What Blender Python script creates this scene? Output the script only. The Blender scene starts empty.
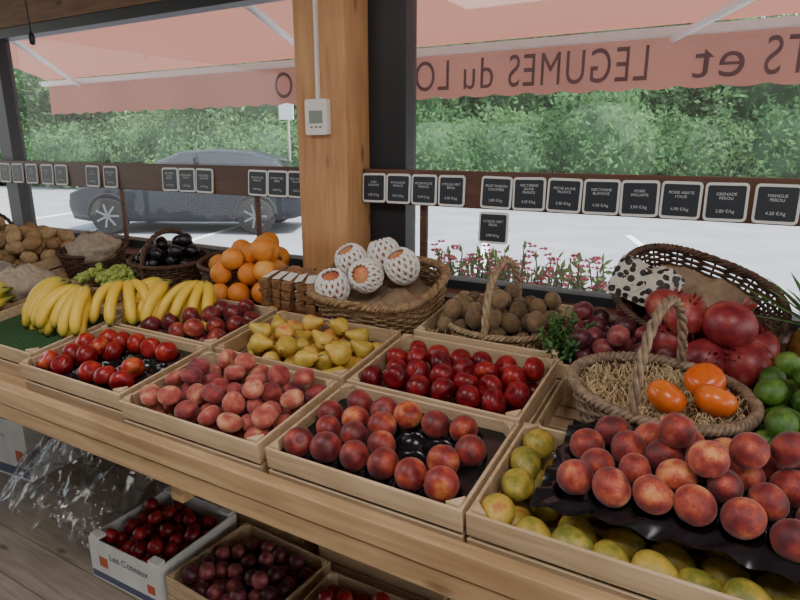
import bpy, math, random
import numpy as np
from mathutils import Vector, Matrix, Euler, noise as mnoise
random.seed(3)
rng = np.random.default_rng(7)
SC = bpy.context.scene
COL = SC.collection
PI = math.pi

# ------------------------------------------------------------------ materials
def newmat(name):
    m = bpy.data.materials.new(name); m.use_nodes = True
    nt = m.node_tree; p = nt.nodes["Principled BSDF"]
    return m, nt, p
def rgba(c): return (c[0], c[1], c[2], 1.0)
def plain(name, col, rough=0.6, metal=0.0, var=0.0, scale=8, bump=0.0):
    m, nt, p = newmat(name)
    p.inputs["Base Color"].default_value = rgba(col)
    p.inputs["Roughness"].default_value = rough
    p.inputs["Metallic"].default_value = metal
    if var > 0 or bump > 0:
        tc = nt.nodes.new("ShaderNodeTexCoord")
        n = nt.nodes.new("ShaderNodeTexNoise"); n.inputs["Scale"].default_value = scale; n.inputs["Detail"].default_value = 4
        nt.links.new(tc.outputs["Object"], n.inputs["Vector"])
        if var > 0:
            r = nt.nodes.new("ShaderNodeValToRGB")
            r.color_ramp.elements[0].position = .3; r.color_ramp.elements[1].position = .7
            r.color_ramp.elements[0].color = rgba([c * (1 - var) for c in col])
            r.color_ramp.elements[1].color = rgba([min(1, c * (1 + var)) for c in col])
            nt.links.new(n.outputs["Fac"], r.inputs["Fac"]); nt.links.new(r.outputs["Color"], p.inputs["Base Color"])
        if bump > 0:
            b = nt.nodes.new("ShaderNodeBump"); b.inputs["Strength"].default_value = bump; b.inputs["Distance"].default_value = .01
            nt.links.new(n.outputs["Fac"], b.inputs["Height"]); nt.links.new(b.outputs["Normal"], p.inputs["Normal"])
    return m
def wood(name, c1, c2, axis=0, scale=6, rough=0.6, stretch=12):
    m, nt, p = newmat(name)
    tc = nt.nodes.new("ShaderNodeTexCoord"); mp = nt.nodes.new("ShaderNodeMapping")
    s = [stretch] * 3; s[axis] = 1.0
    mp.inputs["Scale"].default_value = s
    n = nt.nodes.new("ShaderNodeTexNoise"); n.inputs["Scale"].default_value = scale
    n.inputs["Detail"].default_value = 6; n.inputs["Distortion"].default_value = .6
    n2 = nt.nodes.new("ShaderNodeTexNoise"); n2.inputs["Scale"].default_value = 3.5
    mx = nt.nodes.new("ShaderNodeMath"); mx.operation = 'MULTIPLY_ADD'; mx.inputs[1].default_value = .6
    ml = nt.nodes.new("ShaderNodeMath"); ml.operation = 'MULTIPLY'; ml.inputs[1].default_value = .4
    r = nt.nodes.new("ShaderNodeValToRGB")
    r.color_ramp.elements[0].position = .32; r.color_ramp.elements[1].position = .68
    r.color_ramp.elements[0].color = rgba(c1); r.color_ramp.elements[1].color = rgba(c2)
    L = nt.links
    L.new(tc.outputs["Object"], mp.inputs["Vector"]); L.new(mp.outputs["Vector"], n.inputs["Vector"])
    L.new(tc.outputs["Object"], n2.inputs["Vector"]); L.new(n2.outputs["Fac"], ml.inputs[0])
    L.new(n.outputs["Fac"], mx.inputs[0]); L.new(ml.outputs[0], mx.inputs[2])
    L.new(mx.outputs[0], r.inputs["Fac"])
    # dark knots
    mk = nt.nodes.new("ShaderNodeMapping"); sk = [7.0] * 3; sk[axis] = 2.4; mk.inputs["Scale"].default_value = sk
    vo = nt.nodes.new("ShaderNodeTexVoronoi"); vo.inputs["Scale"].default_value = 1.6
    kr = nt.nodes.new("ShaderNodeValToRGB"); kr.color_ramp.elements[0].position = .05; kr.color_ramp.elements[0].color = (.28, .20, .14, 1)
    kr.color_ramp.elements[1].position = .16; kr.color_ramp.elements[1].color = (1, 1, 1, 1)
    mm = nt.nodes.new("ShaderNodeMix"); mm.data_type = 'RGBA'; mm.blend_type = 'MULTIPLY'; mm.inputs[0].default_value = .8
    L.new(tc.outputs["Object"], mk.inputs["Vector"]); L.new(mk.outputs[0], vo.inputs["Vector"]); L.new(vo.outputs["Distance"], kr.inputs["Fac"])
    L.new(r.outputs["Color"], mm.inputs[6]); L.new(kr.outputs["Color"], mm.inputs[7]); L.new(mm.outputs[2], p.inputs["Base Color"])
    b = nt.nodes.new("ShaderNodeBump"); b.inputs["Strength"].default_value = .25; b.inputs["Distance"].default_value = .004
    L.new(n.outputs["Fac"], b.inputs["Height"]); L.new(b.outputs["Normal"], p.inputs["Normal"])
    p.inputs["Roughness"].default_value = rough
    return m
def fruit(name, stops, scale=1.2, rough=0.4, bump=0.05, bscale=30, sheen=0.0, rv=0.5, spec=0.5, detail=3):
    m, nt, p = newmat(name); L = nt.links
    a = nt.nodes.new("ShaderNodeAttribute"); a.attribute_name = "lc"
    r_ = nt.nodes.new("ShaderNodeAttribute"); r_.attribute_name = "rnd"
    ad = nt.nodes.new("ShaderNodeVectorMath"); ad.operation = 'MULTIPLY_ADD'
    ad.inputs[1].default_value = (1, 1, 1)
    sc = nt.nodes.new("ShaderNodeVectorMath"); sc.operation = 'SCALE'; sc.inputs["Scale"].default_value = 91.0
    cmb = nt.nodes.new("ShaderNodeCombineXYZ")
    for i in range(3): L.new(r_.outputs["Fac"], cmb.inputs[i])
    L.new(cmb.outputs[0], sc.inputs[0])
    L.new(a.outputs["Vector"], ad.inputs[0]); L.new(sc.outputs[0], ad.inputs[2])
    n = nt.nodes.new("ShaderNodeTexNoise"); n.inputs["Scale"].default_value = scale; n.inputs["Detail"].default_value = detail
    L.new(ad.outputs[0], n.inputs["Vector"])
    m1 = nt.nodes.new("ShaderNodeMath"); m1.operation = 'MULTIPLY_ADD'; m1.inputs[1].default_value = rv; m1.inputs[2].default_value = -rv * .5
    L.new(r_.outputs["Fac"], m1.inputs[0])
    m2 = nt.nodes.new("ShaderNodeMath"); m2.operation = 'ADD'
    L.new(n.outputs["Fac"], m2.inputs[0]); L.new(m1.outputs[0], m2.inputs[1])
    n3 = nt.nodes.new("ShaderNodeTexNoise"); n3.inputs["Scale"].default_value = scale * 9; n3.inputs["Detail"].default_value = 2
    L.new(ad.outputs[0], n3.inputs["Vector"])
    m3 = nt.nodes.new("ShaderNodeMath"); m3.operation = 'MULTIPLY_ADD'; m3.inputs[1].default_value = .22; m3.inputs[2].default_value = -.11
    L.new(n3.outputs["Fac"], m3.inputs[0])
    m4 = nt.nodes.new("ShaderNodeMath"); m4.operation = 'ADD'; L.new(m2.outputs[0], m4.inputs[0]); L.new(m3.outputs[0], m4.inputs[1])
    cr = nt.nodes.new("ShaderNodeValToRGB")
    els = cr.color_ramp.elements
    while len(els) < len(stops): els.new(.5)
    for e, (pp, c) in zip(els, stops): e.position = pp; e.color = rgba(c)
    L.new(m4.outputs[0], cr.inputs["Fac"]); L.new(cr.outputs["Color"], p.inputs["Base Color"])
    if bump > 0:
        n2 = nt.nodes.new("ShaderNodeTexNoise"); n2.inputs["Scale"].default_value = bscale
        L.new(ad.outputs[0], n2.inputs["Vector"])
        b = nt.nodes.new("ShaderNodeBump"); b.inputs["Strength"].default_value = bump; b.inputs["Distance"].default_value = .004
        L.new(n2.outputs["Fac"], b.inputs["Height"]); L.new(b.outputs["Normal"], p.inputs["Normal"])
    p.inputs["Roughness"].default_value = rough
    p.inputs["Specular IOR Level"].default_value = spec
    if sheen > 0:
        p.inputs["Sheen Weight"].default_value = sheen; p.inputs["Sheen Roughness"].default_value = .5
    return m

M = {}
M['crate'] = wood("crate_poplar", (.42, .29, .17), (.68, .52, .34), 0, 5, .65)
M['crate2'] = wood("crate_pine", (.36, .24, .13), (.58, .43, .27), 0, 5, .65)
M['plank'] = wood("counter_plank", (.30, .18, .09), (.58, .40, .22), 0, 4, .6)
M['post'] = wood("post_pine", (.42, .20, .085), (.62, .35, .16), 2, 4, .5)
M['darkwood'] = wood("rail_wood", (.07, .032, .022), (.14, .065, .04), 0, 4, .5)
M['floor'] = wood("floor_boards", (.19, .15, .115), (.36, .30, .235), 0, 4, .7)
M['ceil'] = wood("ceiling_wood", (.16, .09, .05), (.30, .18, .10), 0, 4, .7)
M['frame'] = plain("dark_frame", (.018, .022, .028), .45)
M['wall'] = plain("wall_dark", (.07, .055, .045), .8, var=.2)
M['backwall'] = plain("wall_plaster", (.55, .52, .48), .8, var=.05)
M['white'] = plain("white_plastic", (.78, .78, .77), .4)
M['blackp'] = plain("black_plastic", (.010, .010, .013), .22)
M['slate'] = plain("label_slate", (.025, .032, .045), .45)
M['chalk'] = plain("label_chalk", (.62, .66, .68), .7)
M['stem'] = plain("stem_brown", (.10, .06, .03), .8)
M['greenleaf'] = plain("leaf_green", (.05, .14, .03), .5, var=.4, scale=20)

# ------------------------------------------------------------------ mesh builder
class MB:
    def __init__(s): s.V = []; s.F = []; s.MI = []; s.SM = []; s.LC = []; s.R = []; s.n = 0
    def add(s, V, F, mat=0, smooth=True, lc=None, rnd=0.0):
        V = np.asarray(V, float)
        s.V.append(V); o = s.n
        s.F.extend([tuple(i + o for i in f) for f in F])
        s.MI.extend([mat] * len(F)); s.SM.extend([smooth] * len(F))
        s.LC.append(V if lc is None else np.asarray(lc, float)); s.R.append(np.full(len(V), rnd)); s.n += len(V)
    def build(s, name, mats, M4=None, parent=None):
        me = bpy.data.meshes.new(name)
        V = np.concatenate(s.V)
        me.from_pydata(V.tolist(), [], s.F)
        for m in mats: me.materials.append(m)
        me.polygons.foreach_set("material_index", s.MI)
        me.polygons.foreach_set("use_smooth", s.SM)
        a = me.attributes.new("lc", 'FLOAT_VECTOR', 'POINT'); a.data.foreach_set("vector", np.concatenate(s.LC).ravel())
        a = me.attributes.new("rnd", 'FLOAT', 'POINT'); a.data.foreach_set("value", np.concatenate(s.R))
        me.update()
        o = bpy.data.objects.new(name, me); COL.objects.link(o)
        if parent is not None: o.parent = parent
        if M4 is not None: o.matrix_local = M4
        return o
BF = [(0, 3, 2, 1), (4, 5, 6, 7), (0, 1, 5, 4), (1, 2, 6, 5), (2, 3, 7, 6), (3, 0, 4, 7)]
def boxv(c, s, rot=None):
    x, y, z = [k / 2 for k in s]
    V = np.array([(-x, -y, -z), (x, -y, -z), (x, y, -z), (-x, y, -z), (-x, -y, z), (x, -y, z), (x, y, z), (-x, y, z)])
    if rot is not None:
        R = np.array(Euler(rot).to_matrix()); V = V @ R.T
    return V + np.array(c)
def addbox(mb, c, s, mat=0, rot=None): mb.add(boxv(c, s, rot), BF, mat, False)
def lohi(mb, lo, hi, mat=0):
    addbox(mb, [(a + b) / 2 for a, b in zip(lo, hi)], [b - a for a, b in zip(lo, hi)], mat)
def bevel(o, w=.003, seg=2):
    m = o.modifiers.new("bevel", 'BEVEL'); m.width = w; m.segments = seg; m.limit_method = 'ANGLE'
    return o
def tube(P, rad, sides=6, closed=False, caps=True):
    P = np.asarray(P, float); n = len(P)
    rad = np.full(n, rad) if np.isscalar(rad) else np.asarray(rad)
    if closed: T = np.roll(P, -1, 0) - np.roll(P, 1, 0)
    else:
        T = np.gradient(P, axis=0)
    T /= np.linalg.norm(T, axis=1)[:, None] + 1e-12
    up = np.array([0, 0, 1.0])
    if abs(T[:, 2]).mean() > .8: up = np.array([1.0, 0, 0])
    Nn = np.zeros_like(P); ref = np.cross(T[0], up); ref /= np.linalg.norm(ref) + 1e-12
    for i in range(n):
        ref = ref - T[i] * np.dot(ref, T[i]); ref /= np.linalg.norm(ref) + 1e-12; Nn[i] = ref
    B = np.cross(T, Nn)
    a = np.arange(sides) * 2 * PI / sides
    V = (P[:, None, :] + rad[:, None, None] * (np.cos(a)[None, :, None] * Nn[:, None, :] + np.sin(a)[None, :, None] * B[:, None, :])).reshape(-1, 3)
    F = []
    m = n if closed else n - 1
    for i in range(m):
        j = (i + 1) % n
        for k in range(sides):
            l = (k + 1) % sides
            F.append((i * sides + k, i * sides + l, j * sides + l, j * sides + k))
    if caps and not closed:
        F.append(tuple(range(sides))[::-1]); F.append(tuple((n - 1) * sides + k for k in range(sides)))
    return V, F
def revolve(prof, seg=22, fn=None):
    prof = np.asarray(prof, float); n = len(prof)
    V = [(0, 0, prof[0][1])]; F = []
    th = np.arange(seg) * 2 * PI / seg
    for r, z in prof[1:-1]:
        for t in th:
            k = fn(t) if fn else 1.0
            V.append((r * k * math.cos(t), r * k * math.sin(t), z))
    V.append((0, 0, prof[-1][1]))
    m = n - 2
    up = prof[0][1] < prof[-1][1]
    for k in range(seg):
        l = (k + 1) % seg
        F.append((0, 1 + l, 1 + k) if up else (0, 1 + k, 1 + l))
    for i in range(m - 1):
        for k in range(seg):
            l = (k + 1) % seg
            q = (1 + i * seg + k, 1 + i * seg + l, 1 + (i + 1) * seg + l, 1 + (i + 1) * seg + k)
            F.append(q if up else q[::-1])
    e = len(V) - 1
    for k in range(seg):
        l = (k + 1) % seg
        f = (e, 1 + (m - 1) * seg + k, 1 + (m - 1) * seg + l)
        F.append(f if up else f[::-1])
    return np.array(V), F
def prof_round(zs=.92, dt=.32, wt=.42, db=.12, wb=.4, taper=0.0, n=17):
    out = []
    for i in range(n):
        ph = PI * i / (n - 1)
        r = math.sin(ph) * (1 + taper * math.cos(ph))
        z = math.cos(ph) * zs - dt * math.exp(-(ph / wt) ** 2) + db * math.exp(-((PI - ph) / wb) ** 2)
        out.append((r if 0 < i < n - 1 else 0, z))
    return out
def crease(t):
    d = min(t, 2 * PI - t); return 1 - .07 * math.exp(-(d / .22) ** 2)
TP = {}
TP['apple'] = revolve(prof_round(.88, .30, .45, .12, .4, .08))
TP['peach'] = revolve(prof_round(.93, .22, .4, -.02, .3, -.02), 26, crease)
TP['flat'] = revolve(prof_round(.78, .25, .5, .08, .4, 0), 24, crease)
TP['orange'] = revolve(prof_round(.95, .06, .25, .05, .2, 0))
TP['pom'] = revolve(prof_round(.92, .0, .4, .05, .3, 0), 22, lambda t: 1 + .02 * math.cos(5 * t))
TP['kiwi'] = revolve(prof_round(1.22, .05, .3, .05, .3, 0), 16)
TP['lime'] = revolve(prof_round(1.12, -.12, .18, -.10, .18, 0), 18)
TP['persimmon'] = revolve(prof_round(.78, .14, .4, .03, .4, .03), 24, lambda t: 1 + .02 * math.cos(4 * t))
TP['ball'] = revolve(prof_round(1, 0, .4, 0, .4, 0, 9), 12)
TP['avo'] = revolve(prof_round(1.35, 0, .4, 0, .4, -.22), 16)
TP['pear'] = revolve([(0, 1.45), (.17, 1.42), (.29, 1.30), (.38, 1.1), (.46, .88), (.57, .64), (.74, .36), (.90, .08), (.98, -.2), (.96, -.45), (.84, -.7), (.6, -.88), (.3, -.94), (0, -.86)], 20)
TP['mango'] = revolve([(0, 1.22), (.25, 1.17), (.45, 1.02), (.64, .78), (.80, .48), (.92, .15), (.96, -.2), (.90, -.5), (.74, -.78), (.5, -.96), (.25, -1.04), (0, -1.06)], 20)
TP['potato'] = revolve(prof_round(1.3, 0, .4, 0, .4, .05), 14, lambda t: 1 + .06 * math.cos(2 * t + .5))

def rotm(ax, ay, az): return np.array(Euler((ax, ay, az)).to_matrix())
def addfruit(mb, kind, pos, r, tilt=None, stem=True, mat=0, sc=(1, 1, 1), smat=1):
    V, F = TP[kind]
    if tilt is None: R = rotm(random.uniform(-PI, PI), random.uniform(-PI, PI), random.uniform(-PI, PI))
    else: R = rotm(random.gauss(0, tilt), random.gauss(0, tilt), random.uniform(-PI, PI))
    V0 = V * np.array(sc)
    rd = random.random()
    mb.add((V0 * r) @ R.T + np.array(pos), F, mat, True, lc=V0, rnd=rd)
    if stem:
        z0 = TP[kind][0][0][2]
        P = np.array([(0, 0, z0 - .05), (.03, 0, z0 + .12), (.08, .02, z0 + .28)]) * r
        v, f = tube(P @ R.T + np.array(pos), [r * .045, r * .035, r * .045], 5)
        mb.add(v, f, smat, True)
def settle(n, w, d, r, base=0.0, tries=30, cb=0.15, rj=.06, round_=False):
    pts = []
    for i in range(n):
        rr = r * (1 + random.uniform(-rj, rj)); best = None
        for t in range(tries):
            x = random.uniform(-(w / 2 - rr), w / 2 - rr); y = random.uniform(-(d / 2 - rr), d / 2 - rr)
            if round_ and (x / (w / 2 - rr)) ** 2 + (y / (d / 2 - rr)) ** 2 > 1: continue
            z = base + rr
            for (px, py, pz, pr) in pts:
                q = (px - x) ** 2 + (py - y) ** 2; s_ = (pr + rr) * .96
                if q < s_ * s_: z = max(z, pz + math.sqrt(s_ * s_ - q))
            sc = z + cb * math.hypot(x / w, y / d) * .1
            if best is None or sc < best[0]: best = (sc, x, y, z, rr)
        if best: pts.append(best[1:])
    return pts
def hexgrid(w, d, sp, jit=.0):
    pts = []; dy = sp * .87; ny = int((d - sp) / dy) + 1
    oy = -(ny - 1) * dy / 2
    for j in range(ny):
        nx = int((w - sp * (1 if j % 2 == 0 else 1.5)) / sp + 1e-6) + 1
        ox = -(w - sp) / 2 + (sp / 2 if j % 2 else 0)
        for i in range(nx):
            pts.append((ox + i * sp + random.uniform(-jit, jit), oy + j * dy + random.uniform(-jit, jit)))
    return pts

TILT = math.atan(.14)
TF = Matrix.Translation((0, .85, .93)) @ Matrix.Rotation(TILT, 4, 'X')
def at(X, Y, n=0.0, rz=0.0, rx=0.0, ry=0.0):
    return TF @ Matrix.Translation((X, (Y - .85) / math.cos(TILT), n)) @ Euler((rx, ry, rz)).to_matrix().to_4x4()
SH = -.105

# ------------------------------------------------------------------ crates
def crate(M4, w=.45, d=.3, h=.105, mat='crate', name="wooden_fruit_crate", slats=2):
    mb = MB(); t = .007
    g = .008
    sh = (h - g * (slats - 1)) / slats
    for k in range(slats):
        z0 = k * (sh + g); zc = z0 + sh / 2
        for s in (-1, 1):
            addbox(mb, (0, s * (d / 2 - t / 2), zc), (w, t, sh))
            addbox(mb, (s * (w / 2 - t / 2 - .001), 0, zc), (t, d - 2 * t, sh))
    for sx in (-1, 1):
        for sy in (-1, 1):
            cx = sx * (w / 2 - t - .0005); cy = sy * (d / 2 - t - .0005); L = .028
            V = [(cx, cy, 0.002), (cx - sx * L, cy, 0.002), (cx, cy - sy * L, 0.002), (cx, cy, h + .006), (cx - sx * L, cy, h + .006), (cx, cy - sy * L, h + .006)]
            F = [(0, 1, 2), (3, 5, 4), (0, 3, 4, 1), (1, 4, 5, 2), (2, 5, 3, 0)]
            mb.add(V, F, 0, False)
    nb = 5
    for i in range(nb):
        y = -d / 2 + t + (i + .5) * (d - 2 * t) / nb
        addbox(mb, (0, y, .004), (w - 2 * t, (d - 2 * t) / nb - .01, .006))
    o = mb.build(name, [M[mat]], M4); bevel(o, .0012, 1); return o

def celltray(M4, w, d, cells, rc, z0, name="black_cell_tray", dome=None, ruffle=0.0, nx=130, ny=90):
    xs = np.linspace(-w / 2, w / 2, nx); ys = np.linspace(-d / 2, d / 2, ny)
    X, Y = np.meshgrid(xs, ys)
    D = np.full(X.shape, 9.)
    for c in cells: D = np.minimum(D, np.hypot(X - c[0], Y - c[1]))
    Z = z0 - np.where(D < rc, np.sqrt(np.maximum(rc * rc - D * D, 0)) * .75, 0)
    if dome: Z = Z + dome(X, Y)
    if ruffle > 0:
        e = np.minimum(np.minimum(X + w / 2, w / 2 - X), np.minimum(Y + d / 2, d / 2 - Y))
        k = np.clip(1 - e / .045, 0, 1)
        Z = Z + k * ruffle * (np.sin(X * 97 + 4 * np.sin(Y * 31)) + np.sin(Y * 83 - X * 40 + 2) + 1.6)
    V = np.stack([X, Y, Z], -1).reshape(-1, 3)
    F = [(j * nx + i, j * nx + i + 1, (j + 1) * nx + i + 1, (j + 1) * nx + i) for j in range(ny - 1) for i in range(nx - 1)]
    mb = MB(); mb.add(V, F, 0, True)
    return mb.build(name, [M['blackp']], M4)

FM = {}
FM['nect'] = fruit("nectarine_skin", [(.25, (.085, .008, .012)), (.45, (.21, .018, .018)), (.6, (.38, .05, .026)), (.74, (.58, .19, .06)), (.88, (.70, .38, .13))], 1.0, .45, .04, 40, .15, .28)
FM['dnect'] = fruit("dark_nectarine_skin", [(.25, (.05, .005, .01)), (.5, (.17, .014, .018)), (.7, (.38, .06, .03)), (.88, (.60, .24, .08))], 1.0, .34, .03, 40, .1, .35)
FM['peach'] = fruit("peach_skin", [(.25, (.085, .008, .013)), (.44, (.24, .022, .02)), (.58, (.44, .075, .036)), (.75, (.68, .28, .10))], 1.0, .55, .05, 60, .22, .33)
FM['flat'] = fruit("flat_peach_skin", [(.25, (.14, .012, .020)), (.45, (.29, .034, .034)), (.62, (.44, .095, .065)), (.82, (.64, .32, .17))], 1.0, .6, .05, 60, .2, .35)
FM['apple'] = fruit("red_apple_skin", [(.25, (.075, .003, .010)), (.5, (.20, .007, .014)), (.72, (.36, .022, .022)), (.9, (.58, .16, .07))], 1.4, .32, .01, 20, 0, .25, .4)
FM['tomato'] = fruit("red_nectarine_skin", [(.3, (.18, .005, .010)), (.6, (.36, .018, .018)), (.85, (.58, .13, .04))], 1.2, .32, .01, 20, 0, .4, .4)
FM['pear'] = fruit("pear_skin", [(.3, (.42, .30, .045)), (.5, (.62, .43, .08)), (.66, (.70, .40, .10)), (.78, (.60, .17, .06))], 1.1, .42, .04, 40, 0, .4)
FM['gpear'] = fruit("yellow_mango_skin", [(.3, (.17, .18, .03)), (.5, (.38, .30, .05)), (.7, (.58, .38, .07)), (.85, (.46, .18, .05))], 1.6, .45, .06, 40, 0, .3)
FM['orange'] = fruit("orange_peel", [(.3, (.66, .20, .025)), (.55, (.78, .32, .055)), (.75, (.82, .42, .12))], .9, .45, .35, 45, 0, .5)
FM['kaki'] = fruit("persimmon_skin", [(.3, (.64, .105, .014)), (.7, (.78, .19, .028))], 1.0, .25, .01, 20, 0, .3)
FM['kiwi'] = fruit("kiwi_skin", [(.3, (.11, .065, .03)), (.7, (.24, .155, .075))], 1.5, .75, .10, 80, .2, .4)
FM['plum'] = fruit("plum_skin", [(.3, (.06, .008, .016)), (.55, (.15, .02, .035)), (.8, (.32, .08, .07))], 1.2, .4, .02, 30, .1, .5)
FM['pom'] = fruit("pomegranate_skin", [(.3, (.16, .012, .022)), (.55, (.30, .035, .038)), (.8, (.46, .17, .10))], 1.6, .38, .05, 20, 0, .2)
FM['lime'] = fruit("lime_skin", [(.3, (.025, .080, .012)), (.6, (.060, .155, .02)), (.8, (.16, .26, .04))], 1.3, .33, .2, 45, 0, .4)
FM['avo'] = fruit("avocado_skin", [(.3, (.006, .005, .008)), (.8, (.028, .022, .03))], 2, .25, .2, 40, 0, .3)
FM['grape'] = fruit("green_grape_skin", [(.3, (.26, .38, .06)), (.7, (.46, .54, .14))], 1.2, .25, 0, 20, 0, .5)
FM['potato'] = fruit("potato_skin", [(.3, (.28, .17, .08)), (.7, (.46, .32, .17))], 2, .8, .15, 30, 0, .5)
FM['pinkf'] = fruit("foam_mango_skin", [(.3, (.46, .09, .05)), (.55, (.60, .20, .08)), (.8, (.66, .42, .18))], 1, .4, .02, 20, 0, .3)

# --- table shelf
mb = MB()
XL, XR = -4.1, .62
nbd = 8
for i in range(nbd):
    s0 = i * 1.0 / nbd; lohi(mb, (XL, s0 + .003, SH - .022), (XR, s0 + 1.0 / nbd - .003, SH))
o = mb.build("counter_shelf", [M['plank']], TF)
mb = MB()
lohi(mb, (XL, .800, .838), (XR, .832, .888))
lohi(mb, (XL, .806, .785), (XR, .834, .832))
for x in (-2.55, .5):
    lohi(mb, (x - .035, .836, 0), (x + .035, .90, .80))
for x in (-3.9, -2.55, -1.1, .5):
    lohi(mb, (x - .035, 1.72, 0), (x + .035, 1.79, .93))
    lohi(mb, (x - .02, .836, .72), (x + .02, 1.72, .785))
o = mb.build("counter_frame", [M['plank']]); bevel(o, .003, 2)

# --- crates & fruits
def pile_obj(name, kind, mat, M4, pts, tilt=None, stem=True, stemmat='stem', sc=(1, 1, 1)):
    mb = MB()
    for p in pts: addfruit(mb, kind, p[:3], p[3], tilt, stem, 0, sc)
    return mb.build(name, [FM[mat], M[stemmat]], M4)

# 1 nectarine crate (front middle)
crate(at(-.595, 1.0, SH), .455, .30)
cells = hexgrid(.435, .283, .0690)
celltray(at(-.595, 1.0, SH), .436, .282, cells, .033, .078)
pts = []
for i, c in enumerate(cells):
    if i in (9, 15, 14): continue
    pts.append((c[0] + random.uniform(-.004, .004), c[1] + random.uniform(-.004, .004), .092 + random.uniform(0, .010), .0335 + random.uniform(-.002, .001)))
pile_obj("nectarines", 'peach', 'nect', at(-.595, 1.0, SH), pts, None, False)
# 2 apples crate (behind)
crate(at(-.60, 1.31, SH), .455, .30)
cells = hexgrid(.435, .285, .066)
pts2 = [(c[0] + random.uniform(-.005, .005), c[1] + random.uniform(-.005, .005), .088 + random.uniform(0, .014), .0325) for c in cells]
base = [(c[0], c[1], .033, .031) for c in cells]
pile_obj("red_apples", 'apple', 'apple', at(-.60, 1.31, SH), pts2 + base, 1.2, True)
# 3 flat peach crate
crate(at(-1.075, 1.0, SH), .46, .30)
pts = settle(84, .44, .28, .028, .012, 60, cb=-.1)
pile_obj("flat_peaches", 'flat', 'flat', at(-1.075, 1.0, SH), [(p[0], p[1], p[2] * .88, p[3]) for p in pts], .55, False)
# 4 pear crate
crate(at(-1.075, 1.32, SH), .46, .30, mat='crate2')
pts = settle(46, .43, .27, .032, .006, 60)
mb = MB()
for p in pts:
    V, F = TP['pear']; R = rotm(random.uniform(.9, 1.6), 0, 0); Rz = rotm(0, 0, random.uniform(-PI, PI)); RR = Rz @ R
    mb.add((V * p[3] * .95) @ RR.T + np.array((p[0], p[1], p[2] * .92)), F, 0, True, lc=V, rnd=random.random())
    P = np.array([(0, 0, 1.38), (.05, 0, 1.65), (.15, 0, 1.85)]) * p[3] * .95
    v, f = tube(P @ RR.T + np.array((p[0], p[1], p[2] * .92)), .0018, 5); mb.add(v, f, 1)
mb.build("yellow_pears", [FM['pear'], M['stem']], at(-1.075, 1.32, SH))
# 5 red nectarines crate left front
crate(at(-1.56, 1.02, SH), .46, .30)
cells = hexgrid(.435, .283, .068)
celltray(at(-1.56, 1.02, SH), .436, .282, cells, .033, .078)
pts = [(c[0], c[1], .090 + random.uniform(0, .012), .0325) for i, c in enumerate(cells) if i not in (2, 8, 9, 14, 15, 16)]
pile_obj("red_nectarines", 'apple', 'tomato', at(-1.56, 1.02, SH), pts, None, False)
# 6 dark nectarine crate left back
crate(at(-1.56, 1.33, SH), .46, .30)
pts = settle(62, .44, .28, .0305, .006, 60)
pile_obj("dark_nectarines", 'peach', 'dnect', at(-1.56, 1.33, SH), [(p[0], p[1], p[2] * .92, p[3]) for p in pts], None, False)
# 7 kiwi crate with basket
crate(at(-.60, 1.66, SH), .43, .34)

# ------------------------------------------------------------------ wicker baskets
def wick(name, c1, c2):
    m, nt, p = newmat(name); L = nt.links
    tc = nt.nodes.new("ShaderNodeTexCoord"); n = nt.nodes.new("ShaderNodeTexNoise"); n.inputs["Scale"].default_value = 60
    r = nt.nodes.new("ShaderNodeValToRGB"); r.color_ramp.elements[0].position = .35; r.color_ramp.elements[1].position = .65
    r.color_ramp.elements[0].color = rgba(c1); r.color_ramp.elements[1].color = rgba(c2)
    L.new(tc.outputs["Object"], n.inputs["Vector"]); L.new(n.outputs["Fac"], r.inputs["Fac"]); L.new(r.outputs["Color"], p.inputs["Base Color"])
    p.inputs["Roughness"].default_value = .6
    return m
M['wick_l'] = wick("wicker_light", (.24, .16, .09), (.42, .31, .19))
M['wick_m'] = wick("wicker_mid", (.19, .11, .055), (.38, .25, .13))
M['wick_d'] = wick("wicker_dark", (.045, .022, .015), (.12, .06, .035))
M['wick_g'] = wick("wicker_grey", (.16, .11, .075), (.32, .23, .15))
M['wool'] = wick("wood_wool", (.54, .39, .21), (.78, .62, .38))
def sup(t, k):
    c, s = math.cos(t), math.sin(t)
    return (abs(c) ** k) * (1 if c >= 0 else -1), (abs(s) ** k) * (1 if s >= 0 else -1)
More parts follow.
